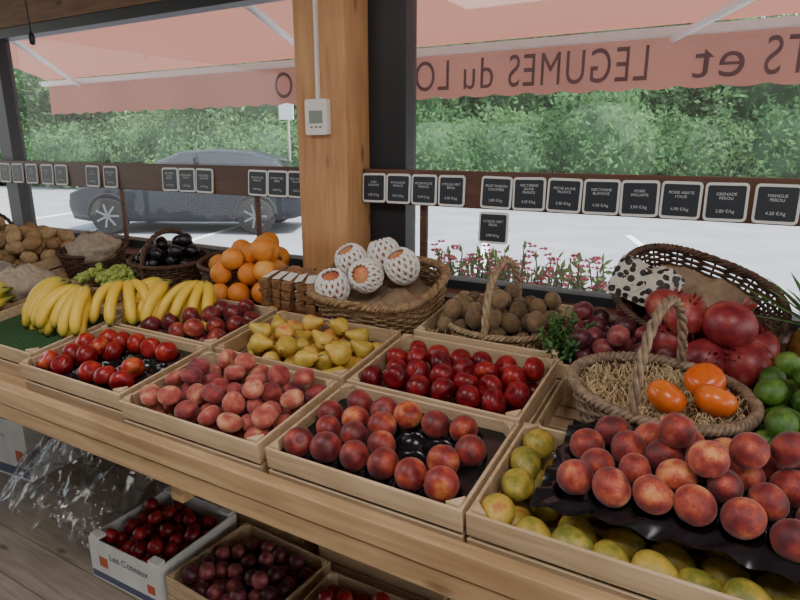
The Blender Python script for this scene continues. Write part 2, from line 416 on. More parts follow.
def basket(name, M4, rx, ry, h, mat='wick_m', flare=.18, nst=28, rws=11, st=.0042, k=1.0, handle=None, hh=.2, rim=.007, hr=.0055):
    mb = MB(); N = nst * 4
    def pt(t, u, off=0):
        f = 1 - flare * (1 - u); a, b = sup(t, k)
        return ((rx * f + off) * a, (ry * f + off) * b, u * h)
    for j in range(rws):
        u = (j + .5) / rws
        P = [pt(2 * PI * i / N, u, st * .8 * math.cos(nst / 2 * 2 * PI * i / N + PI * j)) for i in range(N)]
        v, f = tube(P, st, 5, True); mb.add(v, f)
    for s in range(nst):
        t = 2 * PI * (s + .0) / nst
        v, f = tube([pt(t, u) for u in (0, .33, .66, 1)], st * .8, 5); mb.add(v, f)
    for q in range(3):
        P = []
        for i in range(N * 2):
            t = PI * i / N; ph = nst * .5 * t * 2 + q * 2 * PI / 3; f0 = pt(t, 1, rim * .8 * math.cos(ph))
            P.append((f0[0], f0[1], f0[2] + rim * .8 * math.sin(ph)))
        v, f = tube(P, rim * .75, 5, True); mb.add(v, f)
    nb = 40; f = 1 - flare
    V = [(0, 0, .003)] + [((rx * f) * sup(2 * PI * i / nb, k)[0], (ry * f) * sup(2 * PI * i / nb, k)[1], .003) for i in range(nb)]
    mb.add(V, [(0, i + 1, (i + 1) % nb + 1) for i in range(nb)], 0, False)
    if handle:
        R0 = rx if handle == 'x' else ry
        for q in range(3):
            P = []
            for i in range(90):
                t = PI * i / 89; ph = 30 * t / PI * 1.2 + q * 2 * PI / 3; e = hr * 1.05
                c = R0 * math.cos(t); z = h * .6 + hh * math.sin(t) ** .8
                o1 = e * math.cos(ph); o2 = e * math.sin(ph)
                c2 = c + o1 * math.cos(t); z2 = z + o1 * math.sin(t)
                P.append((c2, o2, z2) if handle == 'x' else (o2, c2, z2))
            v, f = tube(P, hr, 6); mb.add(v, f)
    return mb.build(name, [M[mat]], M4)
def woodwool(name, M4, w, d, z, n=260, amp=.012, oval=True, ln=.05):
    mb = MB()
    for i in range(n):
        while True:
            x, y = random.uniform(-1, 1), random.uniform(-1, 1)
            if not oval or x * x + y * y < 1: break
        a = random.uniform(0, 2 * PI); cur = random.uniform(-50, 50); P = []
        px, py = x * w / 2, y * d / 2; pz = z + random.uniform(0, amp)
        for s in range(8):
            P.append((px, py, pz + amp * .6 * math.sin(s * 1.1 + i)))
            a += cur * ln / 8; px += math.cos(a) * ln / 8; py += math.sin(a) * ln / 8
            if oval and (px / (w / 2)) ** 2 + (py / (d / 2)) ** 2 > 1.05: a += 1.2
        v, f = tube(P, .0011, 3); mb.add(v, f)
    return mb.build(name, [M['wool']], M4)

basket("kiwi_basket", at(-.60, 1.66, SH + .012), .19, .145, .095, 'wick_l', .12, 26, 8, handle='y', hh=.215, hr=.0058)
pts = settle(64, .34, .26, .0255, .03, 40, round_=False)
pile_obj("kiwis", 'kiwi', 'kiwi', at(-.60, 1.66, SH), pts, .5, False)
woodwool("wood_wool_bed", at(-.60, 1.66, SH), .38, .30, .055, 300, .03, False)

# foam fruit basket
B4 = at(-1.025, 1.665, SH + .045, rx=.16)
basket("wicker_tray_basket", B4, .215, .165, .14, 'wick_m', .14, 34, 14, k=.62, rim=.010)
def crumple(M4, name, mat, rx, ry, h, amp=.02, fr=9, n=40, sq=1.0, seed=0):
    V = []; F = []
    for j in range(n):
        for i in range(n):
            u = -1 + 2 * i / (n - 1); v = -1 + 2 * j / (n - 1)
            x, y = u * rx, v * ry
            dd = max(abs(u), abs(v)); z = h * (1 - dd ** 3 * sq)
            nn = mnoise.noise(Vector((x * fr + seed, y * fr, seed)))
            n2 = abs(mnoise.noise(Vector((x * fr * 2.5 + seed, y * fr * 2.5, 3 + seed))))
            V.append((x + amp * .5 * n2, y + amp * .5 * nn, z + amp * (nn + n2)))
    for j in range(n - 1):
        for i in range(n - 1):
            F.append((j * n + i, j * n + i + 1, (j + 1) * n + i + 1, (j + 1) * n + i))
    mb = MB(); mb.add(V, F, 0, True)
    return mb.build(name, [mat], M4)
M['kraft'] = plain("kraft_paper", (.32, .22, .14), .8, var=.15, bump=.3, scale=30)
M['burlap'] = plain("burlap", (.36, .30, .23), .9, var=.2, bump=.5, scale=60)
crumple(B4, "kraft_paper_lining", M['kraft'], .165, .12, .085, .025, 9, sq=.2)
FOAM = plain("foam_net_white", (.80, .77, .75), .7)
def foamfruit(mb, pos, r, R):
    V, F = TP['pom']; V0 = V * np.array((.92, .92, 1.0))
    mb.add((V0 * r) @ R.T + np.array(pos), F, 0, True, lc=V0, rnd=random.random())
    K = 14
    for sgn in (-1, 1):
        for k in range(K):
            P = []; Rr = []
            for i in range(19):
                ph = .62 + (2.9 - .62) * i / 18; th = 2 * PI * k / K + sgn * 1.5 * i / 18
                rr = r * 1.06
                P.append((rr * .94 * math.sin(ph) * math.cos(th), rr * .94 * math.sin(ph) * math.sin(th), rr * 1.1 * math.cos(ph)))
                Rr.append(.0062 * (.45 + .55 * math.sin(ph)))
            v, f = tube(np.array(P) @ R.T + np.array(pos), Rr, 5); mb.add(v, f, 1)
mb = MB()
for (x, y, z, tx, tz) in [(-.125, -.085, .145, .2, .9), (-.125, .045, .175, .3, -.8), (-.03, -.02, .165, 1.0, .2), (-.03, .105, .180, -.5, .8), (.065, .055, .172, .3, -.9)]:
    foamfruit(mb, (x, y, z), .053, rotm(0, 0, tz) @ rotm(tx, 0, 0))
mb.build("foam_netted_mangoes", [FM['pinkf'], FOAM], B4)

# packets of dates
mb = MB()
for i in range(5):
    for q in range(3):
        rt = (0.1, .15 * (i % 3 - 1), .12 * (i - 2) + .1 * q)
        addbox(mb, (-.08 + .045 * i, .0 + (i % 2) * .01, .05 + q * .035), (.036, .13, .03), 0, rt)
        addbox(mb, (-.08 + .045 * i, -.02, .0665 + q * .035), (.03, .06, .002), 1, rt)
o = mb.build("date_packets", [plain("date_brown", (.26, .14, .07), .35, var=.5, scale=60), M['white']], at(-1.345, 1.59, SH + .05)); bevel(o, .004, 2)

# citrus basket + oranges
basket("citrus_basket", at(-1.70, 1.70, SH), .165, .145, .17, 'wick_d', .12, 28, 15)
mb = MB(); random.seed(11)
allp = [(-.12, -.02, .165, .040), (-.04, -.06, .17, .042), (.05, -.06, .172, .044), (.12, .0, .17, .044), (.05, .05, .18, .045), (-.05, .05, .175, .042), (.02, -.02, .235, .042), (.10, .02, .245, .046), (.10, .09, .18, .044), (-.10, .08, .165, .042), (.06, .09, .235, .044),
        (-.11, -.01, .10, .043), (0, 0, .10, .05), (.1, 0, .1, .045), (0, .09, .1, .045)]
for p in allp: addfruit(mb, 'orange', (p[0] + .02, p[1], p[2] - .015), p[3], None, False)
for p in [(-.06, -.185, .038, .038), (.02, -.19, .04, .04), (.10, -.19, .042, .042), (-.14, -.185, .038, .038), (.185, -.18, .042, .042), (.265, -.15, .040, .040), (.265, -.07, .04, .04), (.215, .0, .04, .04), (.215, -.08, .10, .041),
          (-.02, -.19, .100, .038), (.065, -.19, .105, .040), (.145, -.17, .11, .041), (.235, -.14, .115, .042), (.20, -.02, .155, .042), (.15, -.11, .165, .043), (.22, -.10, .18, .043), (.185, -.03, .23, .043), (.05, -.15, .17, .04), (.13, -.06, .225, .042), (.205, -.08, .255, .044), (.10, -.13, .225, .042)]:
    addfruit(mb, 'orange', p[:3], p[3], None, False)
mb.build("oranges", [FM['orange']], at(-1.70, 1.70, SH))

# avocado basket
basket("avocado_basket", at(-2.12, 1.70, SH), .185, .14, .14, 'wick_d', .2, 28, 12, handle='y', hh=.17)
pts = settle(30, .32, .24, .029, .08, 60, round_=True)
pile_obj("avocados", 'avo', 'avo', at(-2.12, 1.70, SH), pts, None, False, sc=(.9, .9, .8))

# banana tray, green mat, bananas
crate(at(-2.065, 1.10, SH), .49, .36)
M['turf'] = plain("green_mat", (.02, .075, .02), .9, var=.5, scale=120, bump=.6)
mb = MB(); lohi(mb, (-.225, -.165, .055), (.225, .165, .075)); mb.build("green_display_mat", [M['turf']], at(-2.065, 1.10, SH))
BAN, nt, p = newmat("banana_peel")
a = nt.nodes.new("ShaderNodeAttribute"); a.attribute_name = "lc"; sp = nt.nodes.new("ShaderNodeSeparateXYZ")
r = nt.nodes.new("ShaderNodeValToRGB"); e = r.color_ramp.elements
for pp, c in [(0, (.16, .17, .04)), (.12, (.36, .38, .06)), (.26, (.72, .49, .05)), (.86, (.74, .50, .055)), (.95, (.40, .36, .06))]:
    if pp == 0: e[0].position = 0; e[0].color = rgba(c)
    else:
        q = e.new(pp); q.color = rgba(c)
e[-1].position = 1; e[-1].color = rgba((.03, .02, .01))
nt.links.new(a.outputs["Vector"], sp.inputs[0]); nt.links.new(sp.outputs[0], r.inputs["Fac"]); nt.links.new(r.outputs["Color"], p.inputs["Base Color"])
p.inputs["Roughness"].default_value = .45
def bananahand(mb, pos, rz, k=6, R=.135, spread=1.1, tl=0.0, rad=.0175, rows_=1):
    for rr in range(rows_):
        for i in range(k):
            t = 0 if k == 1 else (i / (k - 1) - .5)
            an = t * spread; n = 18; P = []; Rd = []; lc = []
            Rk = R * (1 + .09 * math.sin(i * 2.1 + rz * 7))
            for s in range(n):
                u = s / (n - 1); ph = -.15 + 1.40 * u
                hx = Rk * math.sin(ph) * (1 - .10 * rr); z = Rk * (math.cos(ph) - 1) + .115 - .032 * rr - tl
                x0 = t * .03 * k / 6 + math.sin(an) * hx; y0 = -math.cos(an) * hx
                P.append((x0 + t * .06 * min(1, u * 3), y0, z + .01 * math.sin(i * 1.7) * u))
                q = min(1, max(0, (u - .08) / .14)); q2 = min(1, max(0, (1 - u) / .16))
                q = q * q * (3 - 2 * q); q2 = q2 ** .6
                Rd.append(rad * (.36 + .64 * q) * (.25 + .75 * q2)); lc += [(u, 0, 0)] * 7
            c, s_ = math.cos(rz), math.sin(rz); Rm = np.array([[c, -s_, 0], [s_, c, 0], [0, 0, 1]])
            v, f = tube(np.array(P) @ Rm.T + np.array(pos), Rd, 7); mb.add(v, f, 0, True, lc=lc)
    V, F = TP['ball']; mb.add(V * np.array((.022, .012, .014)) + np.array(pos) + np.array((0, 0, .112)), F, 1, True)
mb = MB()
for (x, y, z, rz, k, rw, sp_) in [(-.05, .13, .085, -.55, 5, 2, .9), (.11, .10, .095, .05, 5, 2, .9), (.20, .20, .09, .7, 4, 1, .9), (.30, .28, .075, -.35, 5, 2, .9), (.43, .33, .07, .2, 4, 2, .8), (-.32, .06, .05, -.7, 6, 2, 1.1)]:
    bananahand(mb, (x, y, z), rz, k, R=.150, rad=.0190, rows_=rw, spread=sp_)
mb.build("bananas", [BAN, M['stem']], at(-2.03, 1.09, SH))

# grapes
mb = MB()
for (cx, cy, L) in [(-.11, 0, .12), (0, .03, .13), (.1, -.02, .12), (.05, .1, .1)]:
    for i in range(75):
        u = random.random(); rr = .045 * (1 - .6 * u) * math.sqrt(random.random())
        t = random.uniform(0, 2 * PI)
        V, F = TP['ball']; r0 = .0105
        mb.add(V * np.array((1, 1, 1.15)) * r0 + np.array((cx + rr * math.cos(t), cy - u * L + .05, .06 + abs(rr * math.sin(t)) * 1.0 + .01)), F, 0, True, lc=V, rnd=random.random())
mb.build("green_grapes", [FM['grape']], at(-2.34, 1.55, SH))
basket("grape_basket", at(-2.34, 1.55, SH), .19, .11, .065, 'wick_m', .15, 26, 6)

basket("onion_basket", at(-2.66, 1.70, SH), .17, .13, .13, 'wick_d', .15, 26, 11)
def bag(M4, name, mat, rx, ry, h, seed=0):
    n1, n2 = 26, 40; V = []; F = []
    for j in range(n1):
        u = j / (n1 - 1)
        for i in range(n2):
            t = 2 * PI * i / n2
            k = math.sin(min(1, u * 1.35) * PI / 2 + .25) if u < .7 else .99 - (u - .7) * 2.3
            k = max(k, .12)
            nn = mnoise.noise(Vector((math.cos(t) * 2.2 + seed, math.sin(t) * 2.2, u * 4)))
            k *= 1 + .22 * nn
            V.append((rx * k * math.cos(t), ry * k * math.sin(t), h * u * (1 + .12 * nn)))
    for j in range(n1 - 1):
        for i in range(n2):
            l = (i + 1) % n2; F.append((j * n2 + i, j * n2 + l, (j + 1) * n2 + l, (j + 1) * n2 + i))
    F.append(tuple((n1 - 1) * n2 + i for i in range(n2)))
    mb = MB(); mb.add(V, F, 0, True); return mb.build(name, [mat], M4)
bag(at(-2.60, 1.68, SH + .04), "burlap_sack", M['burlap'], .12, .10, .18, 1)
M['grey'] = plain("grey_cloth", (.24, .22, .20), .9, var=.15, bump=.3, scale=25)
crate(at(-2.57, 1.27, SH), .44, .30, mat='crate2')
bag(at(-2.47, 1.28, SH + .01), "paper_sack", M['burlap'], .10, .10, .19, 5)
bag(at(-2.67, 1.26, SH + .01), "paper_sack", M['grey'], .10, .11, .19, 9)
crate(at(-3.06, 1.64, SH), .5, .36, mat='crate2')
pts = settle(70, .46, .32, .032, .03, 25)
pile_obj("potatoes", 'potato', 'potato', at(-3.06, 1.64, SH), pts, None, False)
basket("bread_basket", at(-3.52, 1.68, SH), .17, .14, .15, 'wick_d', .15, 26, 12, handle='y', hh=.17)
pts = settle(22, .28, .22, .035, .09, 25, round_=True)
pile_obj("onions", 'orange', 'potato', at(-3.52, 1.68, SH), pts, None, False)
crate(at(-3.06, 1.27, SH), .5, .32, mat='crate')
pts = settle(50, .46, .30, .035, .01, 25)
pile_obj("potatoes", 'potato', 'potato', at(-3.06, 1.27, SH), pts, None, False)

# ------------------------------------------------------------------ right side
crate(at(-.095, 1.005, SH), .53, .31)
random.seed(5)
PW, PD = .455, .270
PC = at(-.010, 1.048, SH)
TX0, TY0 = .085, .043      # tray centre in the crate's frame
mb = MB()
def mango(x, y, z, r, ang):
    V, F = TP['mango']; RR = rotm(0, 0, ang) @ rotm(random.uniform(1.35, 1.75), 0, 0)
    V = V * np.array((1, .9, 1))
    mb.add((V * r) @ RR.T + np.array((x, y, z)), F, 0, True, lc=V, rnd=random.random())
for (x, y, z) in [(-.225, -.11, .085), (-.215, -.03, .09), (-.225, .045, .085), (-.22, .115, .09), (-.175, -.115, .045), (-.17, .0, .04), (-.175, .1, .04), (-.205, -.07, .04), (-.205, .05, .035)]:
    mango(x, y, z, .033, random.uniform(-.5, .5) + (PI if random.random() < .5 else 0))
for i in range(7):
    x = -.155 + .064 * i
    mango(x, -.118, .068 + .008 * (i % 2), .0315, PI / 2 + random.uniform(-.5, .5))
    mango(x + .02, -.115, .032, .030, PI / 2 + random.uniform(-.3, .3))
for j in range(3):
    for i in range(5):
        mango(-.10 + .078 * i, -.04 + .07 * j, .034, .032, PI / 2 + random.uniform(-.3, .3))
mb.build("yellow_mangoes", [FM['gpear']], at(-.095, 1.005, SH))
cells = hexgrid(PW, PD, .0645)
dome = lambda X, Y: .034 * (1 - (X / .27) ** 2) * (1 - (Y / .17) ** 2)
celltray(PC, PW + .050, PD + .022, cells, .0315, .112, dome=dome, ruffle=.0050)
pts = []
for c in cells:
    pts.append((c[0] + random.uniform(-.005, .005), c[1] + random.uniform(-.005, .005), .124 + dome(c[0], c[1]) + random.uniform(0, .012), .0322 + random.uniform(-.0022, .0018)))
for (x, y) in [(-.05, .035), (.06, .02), (.005, -.03), (.12, .05)]:
    pts.append((x, y, .212, .031))
pile_obj("peaches", 'peach', 'peach', PC, pts, None, False)

# handled basket with persimmons
H4 = at(-.118, 1.31, SH + .068, rz=-.22)
basket("handled_wicker_basket", H4, .185, .135, .09, 'wick_g', .12, 30, 7, st=.005, handle='y', hh=.235, rim=.009, hr=.0055)
woodwool("wood_wool_nest", H4, .33, .235, .06, 700, .022)
mb = MB()
for (x, y, z) in [(.035, -.055, .110), (.115, -.015, .110), (.075, .05, .112)]:
    addfruit(mb, 'persimmon', (x, y, z), .040, .35, False)
o = mb.build("persimmons", [FM['kaki']], H4)
crate(at(-.10, 1.33, SH), .52, .28, h=.063, slats=1)

random.seed(9)
pts = settle(56, .29, .27, .0275, .03, 50)
pile_obj("purple_plums", 'peach', 'plum', at(-.245, 1.60, SH), pts, None, False)
crate(at(-.245, 1.60, SH), .31, .27, h=.09)
mb = MB()
def pom(x, y, z, r, rx, rz):
    R = rotm(0, 0, rz) @ rotm(rx, 0, 0); V, F = TP['pom']
    mb.add((V * r) @ R.T + np.array((x, y, z)), F, 0, True, lc=V, rnd=random.random())
    for k in range(6):
        a = 2 * PI * k / 6; da = .38
        Vc = np.array([(.20 * math.cos(a - da), .20 * math.sin(a - da), .86), (.20 * math.cos(a + da), .20 * math.sin(a + da), .86), (.25 * math.cos(a + da * .8), .25 * math.sin(a + da * .8), 1.05), (.34 * math.cos(a), .34 * math.sin(a), 1.24), (.25 * math.cos(a - da * .8), .25 * math.sin(a - da * .8), 1.05)])
        mb.add((Vc * r) @ R.T + np.array((x, y, z)), [(0, 1, 2, 3, 4)], 0, False)
for q in [(-.05, .02, .06, .056, .5, 1), (.06, .02, .06, .056, .8, 2), (-.05, .12, .06, .055, 1, 1), (.05, .13, .06, .055, .3, 2), (-.04, -.08, .055, .050, 1.2, 3), (.06, -.09, .055, .054, 1.3, .6),
          (.0, -.035, .145, .053, 1.0, .4), (.085, -.03, .15, .056, .9, -.7), (-.085, .03, .155, .052, .6, -.5), (.02, .06, .155, .052, .2, .5), (.10, .07, .15, .052, .2, .5),
          (-.055, .015, .235, .052, .5, .8), (.04, .0, .228, .060, .7, 2.2), (-.11, .10, .215, .048, .7, 2.2), (-.11, .11, .13, .05, .7, 1)]:
    pom(*q)
mb.build("pomegranates", [FM['pom']], at(-.045, 1.54, SH))
pts = settle(92, .28, .42, .0275, .03, 40)
pile_obj("limes", 'lime', 'lime', at(.190, 1.34, SH), pts, None, False)
crate(at(.190, 1.34, SH), .30, .44, h=.10)

# leaning basket with patterned tissue
L4 = at(-.10, 1.765, SH + .15, rz=-.12, rx=.72, ry=.27)
basket("leaning_wicker_basket", L4, .205, .125, .10, 'wick_d', .15, 32, 10, k=.75)
m, nt, p = newmat("patterned_tissue"); tc = nt.nodes.new("ShaderNodeTexCoord"); vo = nt.nodes.new("ShaderNodeTexVoronoi"); vo.inputs["Scale"].default_value = 46
r = nt.nodes.new("ShaderNodeValToRGB"); r.color_ramp.interpolation = 'CONSTANT'; r.color_ramp.elements[0].color = (.02, .02, .02, 1); r.color_ramp.elements[1].position = .46; r.color_ramp.elements[1].color = (.56, .52, .45, 1)
nt.links.new(tc.outputs["Object"], vo.inputs["Vector"]); nt.links.new(vo.outputs["Distance"], r.inputs["Fac"]); nt.links.new(r.outputs["Color"], p.inputs["Base Color"])
crumple(L4 @ Matrix.Translation((-.13, -.02, .095)), "patterned_tissue_paper", m, .085, .06, .03, .022, 14, sq=.6)
crumple(L4 @ Matrix.Translation((.0, .03, .02)), "kraft_paper_lining", M['kraft'], .13, .08, .02, .015, 12, sq=.5)

# herb sprig
mb = MB()
for i in range(26):
    a = random.uniform(0, 2 * PI); lean = random.uniform(.1, .7); L = random.uniform(.09, .15)
    bx, by = random.uniform(-.03, .03), random.uniform(-.03, .03)
    P = [(bx + math.cos(a) * lean * L * t, by + math.sin(a) * lean * L * t, L * t * (1 - .25 * lean * t)) for t in np.linspace(0, 1, 6)]
    v, f = tube(P, .0015, 4); mb.add(v, f, 0)
    for q in range(18):
        t = .2 + .8 * q / 18; c = np.array(P[0]) * (1 - t) + np.array(P[-1]) * t
        R = rotm(random.uniform(-1, 1), random.uniform(-1, 1), random.uniform(-PI, PI))
        V = np.array([(0, -.002, 0), (.010, -.0035, .001), (.017, 0, 0), (.010, .0035, .001), (0, .002, 0)]) @ R.T + c
        mb.add(V, [(0, 1, 2, 3, 4)], 0, False)
mb.build("herb_sprigs", [M['greenleaf']], at(-.385, 1.52, SH + .08))
# pineapple
mb = MB()
V, F = revolve(prof_round(1.4, 0, .4, 0, .4, 0, 24), 30)
V = V.copy()
th = np.arctan2(V[:, 1], V[:, 0])
b = 1 + .07 * np.abs(np.sin(th * 6 + V[:, 2] * 5)) * np.abs(np.sin(-th * 6 + V[:, 2] * 5)) * 1.5
V[:, 0] *= b; V[:, 1] *= b
mb.add(V * .06 + np.array((0, 0, .085)), F, 0)
for i in range(34):
    a = i * 2.4; el = 1.4 - i * .03; L = .09 + .1 * (i / 34); w = .012
    c = np.array([math.cos(a), math.sin(a), 0]); s = np.array([-math.sin(a), math.cos(a), 0]); Vv = []
    for q in range(6):
        t = q / 5; out = L * t * math.cos(el) + .03 * t * t; z = .155 + L * t * math.sin(el) * (1 - .25 * t * (1 - i / 60))
        ww = w * (1 - t) ** .7 + .0005
        Vv += [tuple(c * (out + .01) + s * ww + np.array((0, 0, z))), tuple(c * (out + .004) + np.array((0, 0, z - .003))), tuple(c * (out + .01) - s * ww + np.array((0, 0, z)))]
    Fv = []
    for q in range(5):
        for k in range(2): Fv.append((q * 3 + k, q * 3 + k + 1, q * 3 + k + 4, q * 3 + k + 3))
    mb.add(Vv, Fv, 1)
mb.build("pineapple", [plain("pineapple_skin", (.28, .14, .03), .6, var=.5, scale=60), M['greenleaf']], at(.185, 1.69, SH + .03))

# ------------------------------------------------------------------ under the counter
random.seed(21)
CARD = plain("white_cardboard", (.58, .58, .57), .7, var=.08, scale=15)
BLUE = plain("box_blue_print", (.08, .09, .16), .6); REDP = plain("box_red_print", (.45, .10, .04), .6)
def cardbox(M4, w, d, h, name="printed_cardboard_box", txt="Les Coteaux"):
    mb = MB(); t = .005
    for s in (-1, 1):
        addbox(mb, (0, s * (d / 2 - t / 2), h / 2), (w, t, h)); addbox(mb, (s * (w / 2 - t / 2), 0, h / 2), (t, d - 2 * t, h))
        for q in (-1, 1): addbox(mb, (s * (w / 2 - .03), q * (d / 2 - .02), h + .006), (.05, .03, .012))
    addbox(mb, (0, 0, .004), (w - .01, d - .01, .005))
    addbox(mb, (0, -d / 2 - .0006, h * .12), (w * .98, .001, h * .16), 1)
    addbox(mb, (-w * .3, -d / 2 - .0008, h * .5), (w * .12, .001, h * .24), 2)
    addbox(mb, (w * .38, -d / 2 - .0008, h * .4), (w * .10, .001, h * .2), 2)
    o = mb.build(name, [CARD, BLUE, REDP], M4)
    for k, (dx, rz) in enumerate(((0, 0), (w / 2 + .002, PI / 2))):
        cu = bpy.data.curves.new("box_print", 'FONT'); cu.body = txt; cu.size = .04; cu.align_x = 'CENTER'; cu.align_y = 'CENTER'
        to = bpy.data.objects.new("box_print", cu); COL.objects.link(to); to.parent = o
        to.matrix_local = (Matrix.Translation((.03, -d / 2 - .002, h * .72)) if k == 0 else Matrix.Translation((dx, 0, h * .6))) @ Matrix.Rotation(rz, 4, 'Z') @ Matrix.Rotation(PI / 2, 4, 'X'); cu.materials.append(BLUE)
    return o
def gm(x, y, z, rz=0): return Matrix.Translation((x, y, z)) @ Matrix.Rotation(rz, 4, 'Z')
cardbox(gm(-1.76, 1.27, 0.0, .02), .37, .37, .165)
pts = settle(66, .33, .33, .0275, .03, 20); pile_obj("red_plums", 'orange', 'apple', gm(-1.76, 1.27, 0, .02), pts, None, False)
crate(gm(-1.33, 1.27, 0, -.05), .42, .36, h=.14, mat='crate2')
pts = settle(70, .38, .32, .028, .01, 20); pile_obj("red_plums", 'orange', 'plum', gm(-1.33, 1.27, 0, -.05), pts, None, False)
crate(gm(-.87, 1.24, 0, .03), .42, .34, h=.14, mat='crate')
pts = settle(66, .38, .30, .029, .01, 20); pile_obj("red_plums", 'orange', 'apple', gm(-.87, 1.24, 0, .03), pts, None, False)
cardbox(gm(-.38, 1.25, 0, -.04), .40, .36, .16)
crate(gm(-1.55, 1.64, 0, .03), .5, .28, h=.28, mat='crate2', slats=3)
crate(gm(-.95, 1.60, 0, .03), .5, .22, h=.28, mat='crate2', slats=3)
cardbox(gm(-3.05, 1.5, 0, .1), .5, .4, .3, txt="Primeurs")
PL, nt, p = newmat("clear_plastic_film")
out = nt.nodes["Material Output"]; tr = nt.nodes.new("ShaderNodeBsdfTransparent"); tr.inputs[0].default_value = (.93, .94, .95, 1)
gl = nt.nodes.new("ShaderNodeBsdfGlossy"); gl.inputs["Roughness"].default_value = .15
df = nt.nodes.new("ShaderNodeBsdfDiffuse"); df.inputs[0].default_value = (.6, .6, .62, 1)
m1 = nt.nodes.new("ShaderNodeMixShader"); m1.inputs[0].default_value = .14; m2 = nt.nodes.new("ShaderNodeMixShader"); m2.inputs[0].default_value = .07
nt.links.new(tr.outputs[0], m1.inputs[1]); nt.links.new(gl.outputs[0], m1.inputs[2]); nt.links.new(m1.outputs[0], m2.inputs[1]); nt.links.new(df.outputs[0], m2.inputs[2]); nt.links.new(m2.outputs[0], out.inputs[0])
def film(name, M4, rx, ry, h, seed):
    n = 90; V = []; F = []
    for j in range(n):
        for i in range(n):
            u = -1 + 2 * i / (n - 1); v = -1 + 2 * j / (n - 1)
            nn = mnoise.noise(Vector((u * 3 + seed, v * 3, 0))); n2 = 1 - abs(mnoise.noise(Vector((u * 6 + seed, v * 5, 2)))) * 2; n3 = 1 - abs(mnoise.noise(Vector((u * 15, v * 13 + seed, 5)))) * 2
            z = max(.004, h * (1 - .85 * (u * u + v * v) * .7) + .10 * nn + .035 * n2 + .018 * n3)
            V.append((u * rx + .05 * nn, v * ry + .05 * n2, z))
    for j in range(n - 1):
        for i in range(n - 1): F.append((j * n + i, j * n + i + 1, (j + 1) * n + i + 1, (j + 1) * n + i))
    mb = MB(); mb.add(V, F, 0, True); return mb.build(name, [PL], M4)
film("clear_plastic_wrap", gm(-2.35, 1.32, 0, .1), .34, .28, .32, 3)

# ------------------------------------------------------------------ room
mb = MB()
yb = 2.04; YB = -3.4
nb = 34
for i in range(nb):
    y0 = YB + i * (yb - YB) / nb; lohi(mb, (-6.5, y0, -.03), (3.5, y0 + (yb - YB) / nb - .004, 0))
mb.build("floor", [M['floor']])
mb = MB(); lohi(mb, (-6.5, YB, 2.60), (3.5, 2.2, 2.68))
mb.build("ceiling", [M['ceil']])
mb = MB(); lohi(mb, (-6.5, YB - .1, -.03), (3.5, YB, 2.6)); mb.build("wall_back", [M['backwall']])
mb = MB(); lohi(mb, (-6.5, 2.05, -.03), (3.5, 2.2, 1.0)); mb.build("wall_window_side", [M['wall']])
mb = MB(); lohi(mb, (-6.5, 1.99, 2.17), (-1.515, 2.2, 2.60)); lohi(mb, (-1.29, 1.99, 2.42), (3.5, 2.2, 2.60)); mb.build("wall_header", [M['ceil']])
mb = MB(); lohi(mb, (-6, 1.86, 1.0), (3, 2.2, 1.03)); o = mb.build("trim_sill", [M['darkwood']])
mb = MB(); lohi(mb, (-1.515, 1.845, 0), (-1.292, 2.045, 2.60)); o = mb.build("wooden_post", [M['post']]); bevel(o, .006, 2)
mb = MB()
def fr(x0, x1, z0, z1, y0=2.0, y1=2.08): lohi(mb, (x0, y0, z0), (x1, y1, z1))
fr(-3.90, -3.78, 1.03, 2.17); fr(-1.575, -1.517, 1.03, 2.17); fr(-3.78, -1.575, 2.12, 2.17); fr(-3.78, -1.575, 1.03, 1.07); fr(-6, -3.9, 2.12, 2.17)
mb.build("window_1", [M['frame']])
mb = MB(); fr(-1.290, -1.13, 1.03, 2.42); fr(-1.13, 2.9, 2.37, 2.42); fr(-1.13, 2.9, 1.03, 1.06)
mb.build("window_2", [M['frame']])
GL, nt, p = newmat("window_glass"); out = nt.nodes["Material Output"]
tr = nt.nodes.new("ShaderNodeBsdfTransparent"); tr.inputs[0].default_value = (.94, .98, .98, 1); gl = nt.nodes.new("ShaderNodeBsdfGlossy"); gl.inputs["Roughness"].default_value = .02
tl = nt.nodes.new("ShaderNodeBsdfTranslucent"); tl.inputs[0].default_value = (.8, .9, .95, 1)
m1 = nt.nodes.new("ShaderNodeMixShader"); m1.inputs[0].default_value = .04; m2 = nt.nodes.new("ShaderNodeMixShader"); m2.inputs[0].default_value = .055
nt.links.new(tr.outputs[0], m1.inputs[1]); nt.links.new(gl.outputs[0], m1.inputs[2])
nt.links.new(m1.outputs[0], m2.inputs[1]); nt.links.new(tl.outputs[0], m2.inputs[2]); nt.links.new(m2.outputs[0], out.inputs[0])
mb = MB(); mb.add([(-3.78, 2.06, 1.07), (-1.575, 2.06, 1.07), (-1.575, 2.06, 2.12), (-3.78, 2.06, 2.12)], [(0, 1, 2, 3)], 0, False); mb.build("window_glass_1", [GL])
mb = MB(); mb.add([(-1.13, 2.06, 1.06), (2.9, 2.06, 1.06), (2.9, 2.06, 2.37), (-1.13, 2.06, 2.37)], [(0, 1, 2, 3)], 0, False); mb.build("window_glass_2", [GL])
mb = MB(); lohi(mb, (-5.5, 1.95, 1.335), (-1.517, 1.98, 1.462))
for x in (-2.80, -1.87): lohi(mb, (x - .012, 1.982, 1.04), (x + .012, 1.998, 1.40))
o = mb.build("price_rail", [M['darkwood']]); bevel(o, .003, 2)
mb = MB(); lohi(mb, (-1.290, 1.95, 1.335), (2.6, 1.98, 1.462)); lohi(mb, (-1.06, 1.982, 1.04), (-1.03, 1.998, 1.40)); o = mb.build("price_rail", [M['darkwood']]); bevel(o, .003, 2)

